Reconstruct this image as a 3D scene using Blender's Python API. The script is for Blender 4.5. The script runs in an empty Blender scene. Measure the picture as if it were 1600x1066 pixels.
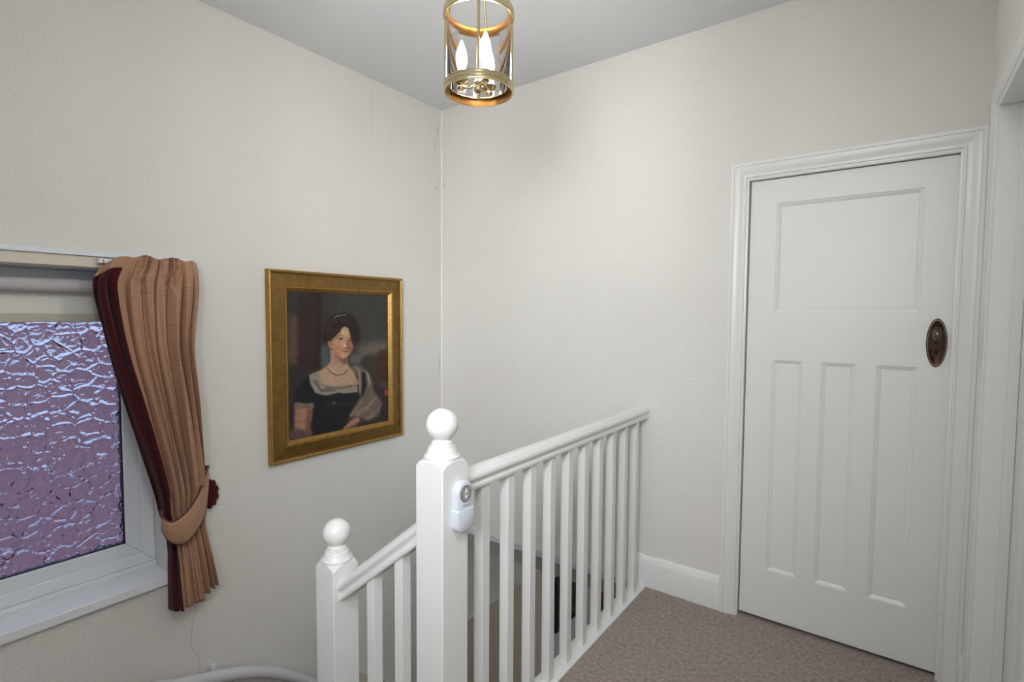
import bpy, bmesh, math, random
import numpy as np
from mathutils import Matrix, Vector

random.seed(7)
SC = bpy.context.scene
COL = SC.collection

# ---------------------------------------------------------------- camera
cam_d = bpy.data.cameras.new('camera')
cam = bpy.data.objects.new('camera', cam_d)
COL.objects.link(cam)
YAW, PITCH, ROLL, FPX = 0.6353, 0.0513, 0.0065, 811.5
_f = Vector((-math.sin(YAW) * math.cos(PITCH), math.cos(YAW) * math.cos(PITCH), -math.sin(PITCH)))
_r = Vector((math.cos(YAW), math.sin(YAW), 0))
_u = _r.cross(_f)
_r2 = _r * math.cos(ROLL) + _u * math.sin(ROLL)
_u2 = -_r * math.sin(ROLL) + _u * math.cos(ROLL)
_m = Matrix((_r2, _u2, -_f)).transposed().to_4x4()
_m.translation = Vector((2.4445, -2.5197, 1.3917))
cam.matrix_world = _m
cam_d.sensor_width = 36
cam_d.lens = FPX / 1600 * 36
cam_d.clip_start = 0.02
SC.camera = cam

# ---------------------------------------------------------------- world, light, exposure
SC.view_settings.view_transform = 'Standard'
SC.view_settings.look = 'None'
SC.view_settings.gamma = 1
SC.view_settings.use_curve_mapping = False
SC.view_settings.exposure = 0.06
W = bpy.data.worlds.new('overcast_sky')
SC.world = W
W.use_nodes = True
# overcast daylight: three times brighter overhead than at the horizon
_nt = W.node_tree
_bg = _nt.nodes['Background']
_bg.inputs[0].default_value = (0.52, 0.65, 1.0, 1)
_tc = _nt.nodes.new('ShaderNodeTexCoord')
_sx = _nt.nodes.new('ShaderNodeSeparateXYZ')
_cl = _nt.nodes.new('ShaderNodeClamp')
_ma = _nt.nodes.new('ShaderNodeMath')
_ma.operation = 'MULTIPLY_ADD'
SKY = 1.9
_ma.inputs[1].default_value = SKY * 2 / 3
_ma.inputs[2].default_value = SKY / 3
_nt.links.new(_tc.outputs['Generated'], _sx.inputs[0])
_nt.links.new(_sx.outputs['Z'], _cl.inputs['Value'])
_nt.links.new(_cl.outputs[0], _ma.inputs[0])
_nt.links.new(_ma.outputs[0], _bg.inputs[1])


def area(name, loc, direction, sx, sy, power, color):
    d = bpy.data.lights.new(name, 'AREA')
    d.shape = 'RECTANGLE'; d.size = sx; d.size_y = sy
    d.energy = power; d.color = color
    o = bpy.data.objects.new(name, d)
    COL.objects.link(o)
    o.location = loc
    o.rotation_euler = Vector(direction).to_track_quat('-Z', 'Y').to_euler()
    return o


# unseen fill light added behind the camera, slanting across to the corner
corner_fill = area('added_corner_fill', (2.25, -3.34, 1.90), (-1.90, 3.10, -0.60), 0.75, 0.75, 12.5, (0.93, 0.975, 1.0))
corner_fill.data.spread = math.radians(82)
# overhead fill light, added out of view to brighten the landing
area('added_overhead_fill', (2.45, -2.45, 2.50), (0, 0, -1), 0.30, 0.30, 19, (0.95, 0.98, 1.0))
# hall below: added light with no visible source, lifts the dim walls
area('added_hall_fill', (1.6, 2.2, -1.3), (-0.8, -0.9, 0), 0.7, 1.2, 8, (0.9, 0.95, 1.0))


# ---------------------------------------------------------------- materials
def srgb(c):
    out = []
    for v in c:
        v = v / 255
        out.append(v / 12.92 if v <= 0.04045 else ((v + 0.055) / 1.055) ** 2.4)
    return tuple(out)


def mat(name, col, rough=0.5, metal=0.0, bump=None, vary=None, coat=0.0, emit=None, spec=0.5, sheen=0.0):
    """col: sRGB 0-255; bump: (scale, strength, distance[, detail]); vary: (scale, amount, col2)"""
    m = bpy.data.materials.new(name)
    m.use_nodes = True
    nt = m.node_tree
    b = nt.nodes['Principled BSDF']
    c = srgb(col)
    b.inputs['Base Color'].default_value = (*c, 1)
    b.inputs['Roughness'].default_value = rough
    b.inputs['Metallic'].default_value = metal
    b.inputs['Specular IOR Level'].default_value = spec
    b.inputs['Coat Weight'].default_value = coat
    b.inputs['Sheen Weight'].default_value = sheen
    tc = nt.nodes.new('ShaderNodeTexCoord')
    if vary:
        n = nt.nodes.new('ShaderNodeTexNoise')
        n.inputs['Scale'].default_value = vary[0]
        n.inputs['Detail'].default_value = vary[3] if len(vary) > 3 else 4
        n.inputs['Roughness'].default_value = 0.6 if len(vary) < 4 else 0.8
        nt.links.new(tc.outputs['Object'], n.inputs['Vector'])
        r = nt.nodes.new('ShaderNodeValToRGB')
        r.color_ramp.elements[0].position = 0.5 - 0.5 * vary[1]
        r.color_ramp.elements[1].position = 0.5 + 0.5 * vary[1]
        r.color_ramp.elements[0].color = (*c, 1)
        r.color_ramp.elements[1].color = (*srgb(vary[2]), 1)
        nt.links.new(n.outputs['Fac'], r.inputs['Fac'])
        nt.links.new(r.outputs['Color'], b.inputs['Base Color'])
    if bump:
        n = nt.nodes.new('ShaderNodeTexNoise')
        n.inputs['Scale'].default_value = bump[0]
        n.inputs['Detail'].default_value = bump[3] if len(bump) > 3 else 3
        nt.links.new(tc.outputs['Object'], n.inputs['Vector'])
        bp = nt.nodes.new('ShaderNodeBump')
        bp.inputs['Strength'].default_value = bump[1]
        bp.inputs['Distance'].default_value = bump[2]
        nt.links.new(n.outputs['Fac'], bp.inputs['Height'])
        nt.links.new(bp.outputs['Normal'], b.inputs['Normal'])
    if emit:
        b.inputs['Emission Color'].default_value = (*emit[0], 1)
        b.inputs['Emission Strength'].default_value = emit[1]
    return m


M = {}
M['wall'] = mat('cream_textured_wallpaper', (227, 225, 221), 0.75, bump=(95, 0.7, 0.005, 4), vary=(1.3, 0.5, (224, 221, 214)), spec=0.3)
M['ceiling'] = mat('white_ceiling_emulsion', (226, 227, 230), 0.85, bump=(60, 0.15, 0.002), spec=0.2)
M['gloss'] = mat('white_gloss_paint', (229, 229, 227), 0.28, bump=(14, 0.06, 0.004), spec=0.5)
M['door'] = mat('white_satin_door_paint', (229, 229, 226), 0.36, bump=(22, 0.08, 0.003), spec=0.45)
M['upvc'] = mat('white_upvc', (232, 236, 242), 0.3, bump=(30, 0.02, 0.001))
M['sill'] = mat('white_sill_paint', (236, 238, 242), 0.32, bump=(24, 0.05, 0.002))
M['gasket'] = mat('dark_rubber_gasket', (28, 30, 46), 0.6)
M['carpet'] = mat('taupe_carpet', (196, 181, 171), 0.95, bump=(210, 1.0, 0.010, 3), vary=(60, 0.30, (130, 112, 101), 9), spec=0.1, sheen=0.2)
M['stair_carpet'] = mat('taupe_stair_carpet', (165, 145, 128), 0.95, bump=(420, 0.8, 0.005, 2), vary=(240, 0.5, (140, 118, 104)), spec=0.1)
M['fascia'] = mat('grey_fascia', (150, 144, 142), 0.5)  # even grey, darker than the nosing above
M['nosing'] = mat('pale_nosing_paint', (205, 202, 206), 0.4)
M['batten'] = mat('cream_batten_paint', (216, 208, 192), 0.5, bump=(40, 0.06, 0.002))
M['batten_cap'] = mat('white_cap_paint', (228, 232, 238), 0.4, bump=(50, 0.08, 0.002))
M['blind'] = mat('white_blind_fabric', (226, 226, 220), 0.8)
M['blind_tube'] = mat('grey_rolled_blind', (186, 184, 186), 0.7)
M['blind_bar'] = mat('beige_blind_bar', (188, 182, 168), 0.5)
M['plastic'] = mat('white_plastic', (236, 237, 240), 0.35)
M['remote'] = mat('pale_grey_plastic', (206, 211, 219), 0.3, coat=0.3)
M['disc'] = mat('grey_button_disc', (150, 146, 146), 0.4)
M['dark_ring'] = mat('dark_grey_ring', (72, 70, 76), 0.4)
M['print'] = mat('grey_print', (120, 122, 128), 0.5)
M['bronze'] = mat('tarnished_bronze', (38, 28, 27), 0.38, metal=0.7, bump=(90, 0.25, 0.001), vary=(60, 0.4, (72, 44, 34)))
M['bronze_knob'] = mat('worn_bronze_knob', (104, 92, 90), 0.22, metal=0.9)
M['bronze_rim'] = mat('worn_bronze_rim', (112, 102, 86), 0.35, metal=0.8)
M['black'] = mat('keyhole_black', (6, 6, 6), 0.8)
M['brass'] = mat('polished_brass', (214, 198, 158), 0.2, metal=1.0)
M['brass_dark'] = mat('dark_brass_inside', (112, 80, 46), 0.38, metal=1.0)  # ring inside, browner and darker than the outer brass
M['candle'] = mat('ivory_candle_sleeve', (240, 230, 205), 0.5)
M['bulb'] = mat('lit_candle_bulb', (255, 240, 220), 0.3, emit=((1.0, 0.985, 0.965), 172.0))
M['gold'] = mat('gilt_bead', (178, 142, 78), 0.38, metal=0.7, bump=(120, 0.3, 0.001), vary=(70, 0.45, (150, 110, 52)))
M['gold_flat'] = mat('dull_gilt_panel', (142, 110, 56), 0.45, metal=0.6, bump=(70, 0.25, 0.001), vary=(24, 0.7, (104, 76, 36)))
M['tube'] = mat('pale_grey_powder_coat', (206, 206, 210), 0.4)
M['maroon'] = mat('maroon_velvet', (70, 18, 24), 0.85, sheen=0.1, spec=0.15)
M['piping'] = mat('maroon_piping', (80, 24, 34), 0.6)
M['hook'] = mat('dark_iron_hook', (40, 28, 28), 0.4, metal=0.5)
M['hall_beige'] = mat('hall_beige_wall', (196, 182, 160), 0.8, bump=(80, 0.2, 0.002))
M['hall_white'] = mat('hall_white_frieze', (214, 212, 204), 0.8)
M['hall_grey'] = mat('hall_grey_wall', (184, 184, 182), 0.8)
M['hall_floor'] = mat('hall_carpet', (140, 120, 105), 0.95)
M['wood'] = mat('brown_stained_wood', (120, 84, 54), 0.45, vary=(6, 0.6, (96, 64, 40)))
M['wood_frame'] = mat('black_picture_frame', (30, 24, 20), 0.4)
M['dark_art'] = mat('dark_oil_painting', (34, 28, 24), 0.5, vary=(9, 0.35, (84, 66, 48)))
M['concrete'] = mat('pale_concrete_paving', (205, 206, 208), 0.9)
M['crack'] = mat('plaster_crack', (176, 169, 160), 0.9)
M['filler'] = mat('old_filler', (236, 234, 230), 0.7, bump=(120, 0.5, 0.003))


def fabric_mat():
    m = mat('tan_slub_silk', (178, 130, 100), 0.62, spec=0.35, sheen=0.15)
    nt = m.node_tree
    b = nt.nodes['Principled BSDF']
    tc = nt.nodes.new('ShaderNodeTexCoord')
    mp = nt.nodes.new('ShaderNodeMapping')
    mp.inputs['Scale'].default_value = (3, 12, 460)
    nt.links.new(tc.outputs['Object'], mp.inputs['Vector'])
    n = nt.nodes.new('ShaderNodeTexNoise')
    n.inputs['Scale'].default_value = 1.0
    n.inputs['Detail'].default_value = 3
    nt.links.new(mp.outputs['Vector'], n.inputs['Vector'])
    r = nt.nodes.new('ShaderNodeValToRGB')
    r.color_ramp.elements[0].position = 0.30
    r.color_ramp.elements[0].color = (*srgb((134, 98, 76)), 1)
    r.color_ramp.elements[1].position = 0.46
    r.color_ramp.elements[1].color = (*srgb((168, 128, 101)), 1)
    nt.links.new(n.outputs['Fac'], r.inputs['Fac'])
    nt.links.new(r.outputs['Color'], b.inputs['Base Color'])
    bp = nt.nodes.new('ShaderNodeBump')
    bp.inputs['Strength'].default_value = 0.25
    bp.inputs['Distance'].default_value = 0.001
    nt.links.new(n.outputs['Fac'], bp.inputs['Height'])
    nt.links.new(bp.outputs['Normal'], b.inputs['Normal'])
    return m


M['silk'] = fabric_mat()


def clear_glass():
    m = bpy.data.materials.new('thin_clear_lantern_glass')
    m.use_nodes = True
    nt = m.node_tree
    nt.nodes.clear()
    o = nt.nodes.new('ShaderNodeOutputMaterial')
    mx = nt.nodes.new('ShaderNodeMixShader')
    t = nt.nodes.new('ShaderNodeBsdfTransparent')
    t.inputs[0].default_value = (0.97, 0.97, 0.96, 1)
    g = nt.nodes.new('ShaderNodeBsdfGlossy')
    g.inputs['Roughness'].default_value = 0.03
    fr = nt.nodes.new('ShaderNodeFresnel')
    fr.inputs['IOR'].default_value = 1.35
    nt.links.new(fr.outputs[0], mx.inputs[0])
    nt.links.new(t.outputs[0], mx.inputs[1])
    nt.links.new(g.outputs[0], mx.inputs[2])
    nt.links.new(mx.outputs[0], o.inputs[0])
    return m


M['lantern_glass'] = clear_glass()


def pattern_glass(name, relief):
    m = bpy.data.materials.new(name)
    m.use_nodes = True
    nt = m.node_tree
    nt.nodes.clear()
    o = nt.nodes.new('ShaderNodeOutputMaterial')
    g = nt.nodes.new('ShaderNodeBsdfGlass')
    g.inputs['IOR'].default_value = 1.5
    g.inputs['Roughness'].default_value = 0.0
    g.inputs['Color'].default_value = (0.97, 0.98, 1.0, 1)
    nt.links.new(g.outputs[0], o.inputs[0])
    if relief:
        tc = nt.nodes.new('ShaderNodeTexCoord')
        nz = nt.nodes.new('ShaderNodeTexNoise')
        nz.inputs['Scale'].default_value = 9
        nz.inputs['Detail'].default_value = 2
        nt.links.new(tc.outputs['Object'], nz.inputs['Vector'])
        mixv = nt.nodes.new('ShaderNodeMixRGB')
        mixv.blend_type = 'LINEAR_LIGHT'
        mixv.inputs['Fac'].default_value = 0.035
        nt.links.new(tc.outputs['Object'], mixv.inputs[1])
        nt.links.new(nz.outputs['Color'], mixv.inputs[2])
        v = nt.nodes.new('ShaderNodeTexVoronoi')
        v.feature = 'DISTANCE_TO_EDGE'
        v.inputs['Scale'].default_value = 17
        nt.links.new(mixv.outputs[0], v.inputs['Vector'])
        mr = nt.nodes.new('ShaderNodeMapRange')
        mr.interpolation_type = 'SMOOTHSTEP'
        mr.inputs['From Max'].default_value = 0.13
        nt.links.new(v.outputs['Distance'], mr.inputs['Value'])
        bp = nt.nodes.new('ShaderNodeBump')
        bp.inputs['Strength'].default_value = 1.0
        bp.inputs['Distance'].default_value = 0.020
        nt.links.new(mr.outputs[0], bp.inputs['Height'])
        n2 = nt.nodes.new('ShaderNodeTexNoise')
        n2.inputs['Scale'].default_value = 24
        n2.inputs['Detail'].default_value = 1.5
        n2.inputs['Distortion'].default_value = 1.2
        nt.links.new(tc.outputs['Object'], n2.inputs['Vector'])
        bp2 = nt.nodes.new('ShaderNodeBump')
        bp2.inputs['Strength'].default_value = 1.0
        bp2.inputs['Distance'].default_value = 0.019
        nt.links.new(n2.outputs['Fac'], bp2.inputs['Height'])
        nt.links.new(bp.outputs['Normal'], bp2.inputs['Normal'])
        nt.links.new(bp2.outputs['Normal'], g.inputs['Normal'])
    return m


M['glass_relief'] = pattern_glass('obscured_patterned_glass', True)
M['glass_plain'] = pattern_glass('plain_outer_glass', False)


def brick_mat():
    m = bpy.data.materials.new('red_brickwork')
    m.use_nodes = True
    nt = m.node_tree
    b = nt.nodes['Principled BSDF']
    b.inputs['Roughness'].default_value = 0.9
    tc = nt.nodes.new('ShaderNodeTexCoord')
    sp = nt.nodes.new('ShaderNodeSeparateXYZ')
    cb = nt.nodes.new('ShaderNodeCombineXYZ')
    nt.links.new(tc.outputs['Object'], sp.inputs[0])
    nt.links.new(sp.outputs['Y'], cb.inputs['X'])
    nt.links.new(sp.outputs['Z'], cb.inputs['Y'])
    t = nt.nodes.new('ShaderNodeTexBrick')
    t.inputs['Scale'].default_value = 1.0
    t.inputs['Brick Width'].default_value = 0.225
    t.inputs['Row Height'].default_value = 0.075
    t.inputs['Mortar Size'].default_value = 0.008
    t.inputs['Color1'].default_value = (*srgb((178, 92, 84)), 1)
    t.inputs['Color2'].default_value = (*srgb((128, 76, 90)), 1)
    t.inputs['Mortar'].default_value = (*srgb((196, 196, 200)), 1)
    nt.links.new(cb.outputs[0], t.inputs['Vector'])
    nt.links.new(t.outputs['Color'], b.inputs['Base Color'])
    return m


M['brick'] = brick_mat()


# ---------------------------------------------------------------- mesh helpers
def worigin(o):
    v = Vector((0, 0, 0))
    while o is not None:
        v = v + o.location
        o = o.parent
    return v


def tag(o, label=None, cat=None, group=None, kind=None):
    if label: o['label'] = label
    if cat: o['category'] = cat
    if group: o['group'] = group
    if kind: o['kind'] = kind
    return o


def empty(name, loc, label=None, cat=None, group=None, kind=None):
    o = bpy.data.objects.new(name, None)
    COL.objects.link(o)
    o.location = loc
    o.empty_display_size = 0.05
    return tag(o, label, cat, group, kind)


class MB:
    def __init__(self):
        self.v, self.f = [], []

    def add(self, vs, fs):
        n = len(self.v)
        self.v += [tuple(p) for p in vs]
        self.f += [tuple(i + n for i in q) for q in fs]
        return self

    def box(self, x0, x1, y0, y1, z0, z1):
        return self.add([(x0, y0, z0), (x1, y0, z0), (x1, y1, z0), (x0, y1, z0), (x0, y0, z1), (x1, y0, z1), (x1, y1, z1), (x0, y1, z1)],
                        [(0, 3, 2, 1), (4, 5, 6, 7), (0, 1, 5, 4), (1, 2, 6, 5), (2, 3, 7, 6), (3, 0, 4, 7)])

    def loft(self, rings, caps=True, closed=True):
        """rings: lists of equally many points"""
        n = len(rings[0])
        vs = [p for r in rings for p in r]
        fs = []
        for k in range(len(rings) - 1):
            for i in range(n if closed else n - 1):
                j = (i + 1) % n
                fs.append((k * n + i, k * n + j, (k + 1) * n + j, (k + 1) * n + i))
        if caps:
            fs.append(tuple(range(n))[::-1])
            fs.append(tuple((len(rings) - 1) * n + i for i in range(n)))
        return self.add(vs, fs)

    def lathe(self, prof, c, n=32, caps=True):
        rings = [[(c[0] + r * math.cos(2 * math.pi * i / n), c[1] + r * math.sin(2 * math.pi * i / n), c[2] + z) for i in range(n)] for r, z in prof]
        return self.loft(rings, caps)

    def tube(self, path, r, n=12):
        P = [Vector(p) for p in path]
        rings = []
        ref = Vector((0, 0, 1))
        for i, p in enumerate(P):
            t = (P[min(i + 1, len(P) - 1)] - P[max(i - 1, 0)]).normalized()
            if abs(t.dot(ref)) > 0.95:
                ref = Vector((1, 0, 0)) if abs(t.x) < 0.9 else Vector((0, 1, 0))
            a = t.cross(ref).normalized()
            b = t.cross(a).normalized()
            rr = r[i] if isinstance(r, (list, tuple)) else r
            rings.append([p + a * rr * math.cos(2 * math.pi * k / n) + b * rr * math.sin(2 * math.pi * k / n) for k in range(n)])
        return self.loft(rings)

    def build(self, name, material, parent=None, smooth=False, bevel=0.0, seg=2):
        o0 = worigin(parent) if parent is not None else Vector((0, 0, 0))
        me = bpy.data.meshes.new(name)
        me.from_pydata([(p[0] - o0.x, p[1] - o0.y, p[2] - o0.z) for p in self.v], [], self.f)
        bm = bmesh.new(); bm.from_mesh(me)
        bmesh.ops.recalc_face_normals(bm, faces=bm.faces)
        bm.to_mesh(me); bm.free()
        mats = material if isinstance(material, (list, tuple)) else [material]
        for k in mats:
            me.materials.append(M[k])
        o = bpy.data.objects.new(name, me)
        COL.objects.link(o)
        if parent is not None:
            o.parent = parent
        if smooth:
            me.shade_smooth()
            me.set_sharp_from_angle(angle=math.radians(smooth if smooth > 1 else 40))
        if bevel:
            md = o.modifiers.new('soft_edges', 'BEVEL')
            md.width = bevel; md.segments = seg; md.limit_method = 'ANGLE'
            md.angle_limit = math.radians(40)
        return o


def box(name, m, parent, x0, x1, y0, y1, z0, z1, bevel=0.0):
    return MB().box(x0, x1, y0, y1, z0, z1).build(name, m, parent, bevel=bevel)


def struct(o, label=None):
    o['kind'] = 'structure'
    if label: o['label'] = label
    return o


def copy_mesh(src, parent, loc):
    c = src.copy()
    COL.objects.link(c)
    c.parent = parent
    c.location = Vector(loc) - worigin(parent)
    return c


def smooth_curve(pts, n):
    """Catmull-Rom through pts (tuples of any size)"""
    P = [np.array(p, float) for p in pts]
    P = [2 * P[0] - P[1]] + P + [2 * P[-1] - P[-2]]
    out = []
    segs = len(P) - 3
    for k in range(n):
        u = k / (n - 1) * segs
        i = min(int(u), segs - 1)
        t = u - i
        a, b, c, d = P[i:i + 4]
        out.append(0.5 * ((2 * b) + (-a + c) * t + (2 * a - 5 * b + 4 * c - d) * t * t + (-a + 3 * b - 3 * c + d) * t ** 3))
    return out

# ================================================================ THE SETTING
CEIL, XR, YB = 2.723, 2.692, -3.40      # ceiling height, right wall, rear wall
HALL_Z, HALL_Y = -2.66, 2.40            # hall floor below, far end of the hall

# floor of the landing (carpeted slab)
fl = MB()
fl.box(1.465, 2.85, YB, 0.14, -0.12, 0)
fl.box(1.400, 1.465, YB, -1.519, -0.12, 0)
struct(fl.build('floor', 'carpet'), 'taupe carpet of the upstairs landing')

struct(box('ceiling', 'ceiling', None, -0.28, 2.85, YB - 0.12, 0.14, CEIL, CEIL + 0.1), 'plain white ceiling over the landing')

# left wall with the window opening
WY0, WY1, WZ0, WZ1 = -2.50, -1.65, 0.245, 1.553
wl = MB()
wl.box(-0.28, 0, YB, WY0, HALL_Z, CEIL)
wl.box(-0.28, 0, WY1, 0, HALL_Z, CEIL)
wl.box(-0.28, 0, WY0, WY1, HALL_Z, WZ0)
wl.box(-0.28, 0, WY0, WY1, WZ1, CEIL)
wall_left = struct(wl.build('wall_left', 'wall'), 'cream textured wall with the window and the portrait')

# back wall with the door opening; it stops at landing level over the stairs
DX0, DX1, DZ1 = 1.885, 2.638, 2.004
wb = MB()
wb.box(0, DX0, 0, 0.14, 0, CEIL)
wb.box(DX0, DX1, 0, 0.14, DZ1, CEIL)
wb.box(DX1, 2.85, 0, 0.14, 0, CEIL)
wall_back = struct(wb.build('wall_back', 'wall'), 'cream textured wall with the white door')

struct(box('light_block', 'hall_grey', None, 1.70, 2.85, 0.19, 0.23, -0.12, 2.30), 'unseen panel added behind the closed door to block light')  # unseen panel added to stop sky light leaking past the door

# right wall with a doorway
RY0, RY1, RZ1 = -1.02, -0.215, 2.085
wr = MB()
wr.box(XR, XR + 0.12, RY1 - 0.005 + 0.005, 0, 0, CEIL)
wr.box(XR, XR + 0.12, YB, RY0, 0, CEIL)
wr.box(XR, XR + 0.12, RY0, RY1, RZ1, CEIL)
struct(wr.build('wall_right', 'wall'), 'cream wall with a doorway at the right edge')

# rear wall behind the camera
wk = MB()
wk.box(0, 1.85, YB - 0.12, YB, -0.5, CEIL)
wk.box(2.65, 2.85, YB - 0.12, YB, -0.5, CEIL)
wk.box(1.85, 2.65, YB - 0.12, YB, -0.5, 1.50)
wk.box(1.85, 2.65, YB - 0.12, YB, 2.30, CEIL)
struct(wk.build('wall_rear', 'wall'), 'cream wall behind the viewer')

# out-of-view wall, added to shade the left wall below the window
struct(box('shading_wall', 'wall', None, 0, 1.40, -2.67, -2.55, HALL_Z, CEIL), 'unseen cream wall added to shade the window end of the stairs')

# hairline crack, paper seam and corner marks in the plaster
def hairline(name, pts, w, parent, m='crack', axis='x'):
    mb = MB()
    L, Rr = [], []
    for (a, z, k) in pts:
        if axis == 'x':
            L.append((0.0006, a - w * k, z)); Rr.append((0.0006, a + w * k, z))
        else:
            L.append((a - w * k, -0.0006, z)); Rr.append((a + w * k, -0.0006, z))
    n = len(pts)
    off = (0.0012, 0, 0) if axis == 'x' else (0, -0.0012, 0)
    front = [tuple(p[i] + off[i] for i in range(3)) for p in L + Rr]
    fs = [(i, i + 1, n + i + 1, n + i) for i in range(n - 1)]
    mb.add(front, fs)
    return mb.build(name, m, parent)

cp = [(-1.552, 0.15, .6), (-1.549, 0.10, 1), (-1.556, 0.055, .7), (-1.566, 0.0, 1), (-1.570, -0.05, .8), (-1.572, -0.08, 1.1),
      (-1.555, -0.112, .8), (-1.540, -0.135, 1), (-1.537, -0.16, .8), (-1.539, -0.22, .7), (-1.54, -0.30, .6)]
hairline('crack', cp, 0.0009, wall_left)
hairline('paper_seam', [(-0.560, 2.67, .5), (-0.561, 2.6, 1), (-0.563, 2.5, .9), (-0.566, 2.40, .5)], 0.0009, wall_left)
hairline('plaster_mark', [(-0.042, 2.62, .4), (-0.037, 2.58, 1), (-0.04, 2.54, .5)], 0.0025, wall_left)
hairline('plaster_mark', [(-0.062, 2.53, .4), (-0.060, 2.49, 1), (-0.065, 2.46, .4)], 0.0022, wall_left)
hairline('plaster_mark', [(-0.052, 2.23, .4), (-0.049, 2.215, 1.2), (-0.046, 2.20, .5)], 0.0028, wall_left)
hairline('plaster_mark', [(0.022, 2.25, .4), (0.026, 2.235, 1.0), (0.03, 2.21, .5)], 0.0025, wall_back, axis='y')
hairline('plaster_mark', [(-0.03, 1.12, .4), (-0.024, 1.05, 1), (-0.03, 0.98, .5)], 0.002, wall_left)

MB().add([(0.0005, -0.0075, 0.002), (0.0075, -0.0005, 0.002), (0.0, 0.0, 0.002), (0.0005, -0.0075, CEIL - 0.001), (0.0075, -0.0005, CEIL - 0.001), (0.0, 0.0, CEIL - 0.001)],
         [(0, 1, 4, 3), (1, 2, 5, 4), (2, 0, 3, 5), (0, 2, 1), (3, 4, 5)]).build('corner_filler', 'filler', wall_back)

# skirting boards
def skirt_profile(y, sgn, h=0.146):
    return [(y, 0), (y + sgn * 0.018, 0), (y + sgn * 0.018, h - 0.022), (y + sgn * 0.014, h - 0.010), (y + sgn * 0.008, h - 0.002), (y, h)]

bb = MB().loft([[(1.392, a, z) for a, z in skirt_profile(0, -1)], [(1.826, a, z) for a, z in skirt_profile(0, -1)]])
base_back = struct(bb.build('baseboard_back', 'gloss', smooth=30), 'white skirting board between banister and door casing')
fb = MB()
rings = []
for i in range(26):
    x = 1.394 + i * (1.818 - 1.394) / 25
    h = 0.156 + random.uniform(-0.003, 0.004)
    t = 0.004 + random.uniform(0, 0.0025)
    rings.append([(x, 0.001, 0.144), (x, -t - 0.004, 0.145), (x, -t, h), (x, 0.001, h + 0.004)])
fb.loft(rings).build('filler_bead', 'filler', base_back, smooth=60)
br = MB().loft([[(a, -0.002, z) for a, z in skirt_profile(XR, -1)], [(a, -0.118, z) for a, z in skirt_profile(XR, -1)]])
struct(br.build('baseboard_right', 'gloss', smooth=30), 'short white skirting in the corner right of the door')

# ---------------------------------------------------------------- door casings
CAS = [(0, 0), (0, 0.020), (0.003, 0.022), (0.015, 0.022), (0.0165, 0.0185), (0.018, 0.020), (0.026, 0.0195), (0.036, 0.017), (0.046, 0.0125),
       (0.053, 0.0095), (0.058, 0.0095), (0.0595, 0.013), (0.0655, 0.013), (0.067, 0.007), (0.075, 0.006), (0.075, 0)]


def casing(name, a0, a1, ztop, place, label):
    """a0/a1: outer edges along the wall; place(a, depth, z) -> world point"""
    root = struct(empty(name, place((a0 + a1) / 2, 0, 0)), label)
    s = 1 if a1 > a0 else -1
    MB().loft([[place(a0 + s * w, d, 0) for w, d in CAS], [place(a0 + s * w, d, ztop - w) for w, d in CAS]]).build('casing_upright', 'gloss', root, smooth=22)
    MB().loft([[place(a1 - s * w, d, 0) for w, d in CAS], [place(a1 - s * w, d, ztop - w) for w, d in CAS]]).build('casing_upright', 'gloss', root, smooth=22)
    MB().loft([[place(a0 + s * w, d, ztop - w) for w, d in CAS], [place(a1 - s * w, d, ztop - w) for w, d in CAS]]).build('casing_head', 'gloss', root, smooth=22)
    return root


t1 = casing('trim_1', 1.823, 2.690, 2.072, lambda a, d, z: (a, -d, z), 'white moulded casing around the closed panel door')
# door lining
ln = MB()
ln.box(DX0, 1.899, -0.003, 0.10, 0, DZ1)
ln.box(2.622, DX1, -0.003, 0.10, 0, DZ1)
ln.box(1.899, 2.622, -0.003, 0.10, 1.993, DZ1)
ln.build('door_lining', 'gloss', t1)
ds = MB()
ds.box(1.8992, 1.914, 0.0605, 0.099, 0, 1.993)
ds.box(2.607, 2.6218, 0.0605, 0.099, 0, 1.993)
ds.box(1.914, 2.607, 0.0605, 0.099, 1.976, 1.993)
ds.build('door_stop', 'gloss', t1)

t2 = casing('trim_2', -0.120, -1.115, 2.155, lambda a, d, z: (XR - d * 0.6, a, z), 'white moulded casing of the doorway in the right wall')
ln = MB()
ln.box(XR - 0.004, XR + 0.13, RY1 - 0.018, RY1, 0, RZ1)
ln.box(XR - 0.004, XR + 0.13, RY0, RY0 + 0.018, 0, RZ1)
ln.box(XR - 0.004, XR + 0.13, RY0 + 0.018, RY1 - 0.018, RZ1 - 0.018, RZ1)
ln.build('door_lining', 'gloss', t2)
st = MB()
st.box(XR + 0.05, XR + 0.075, RY1 - 0.030, RY1 - 0.018, 0, RZ1 - 0.018)
st.build('door_stop', 'gloss', t2)


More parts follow.
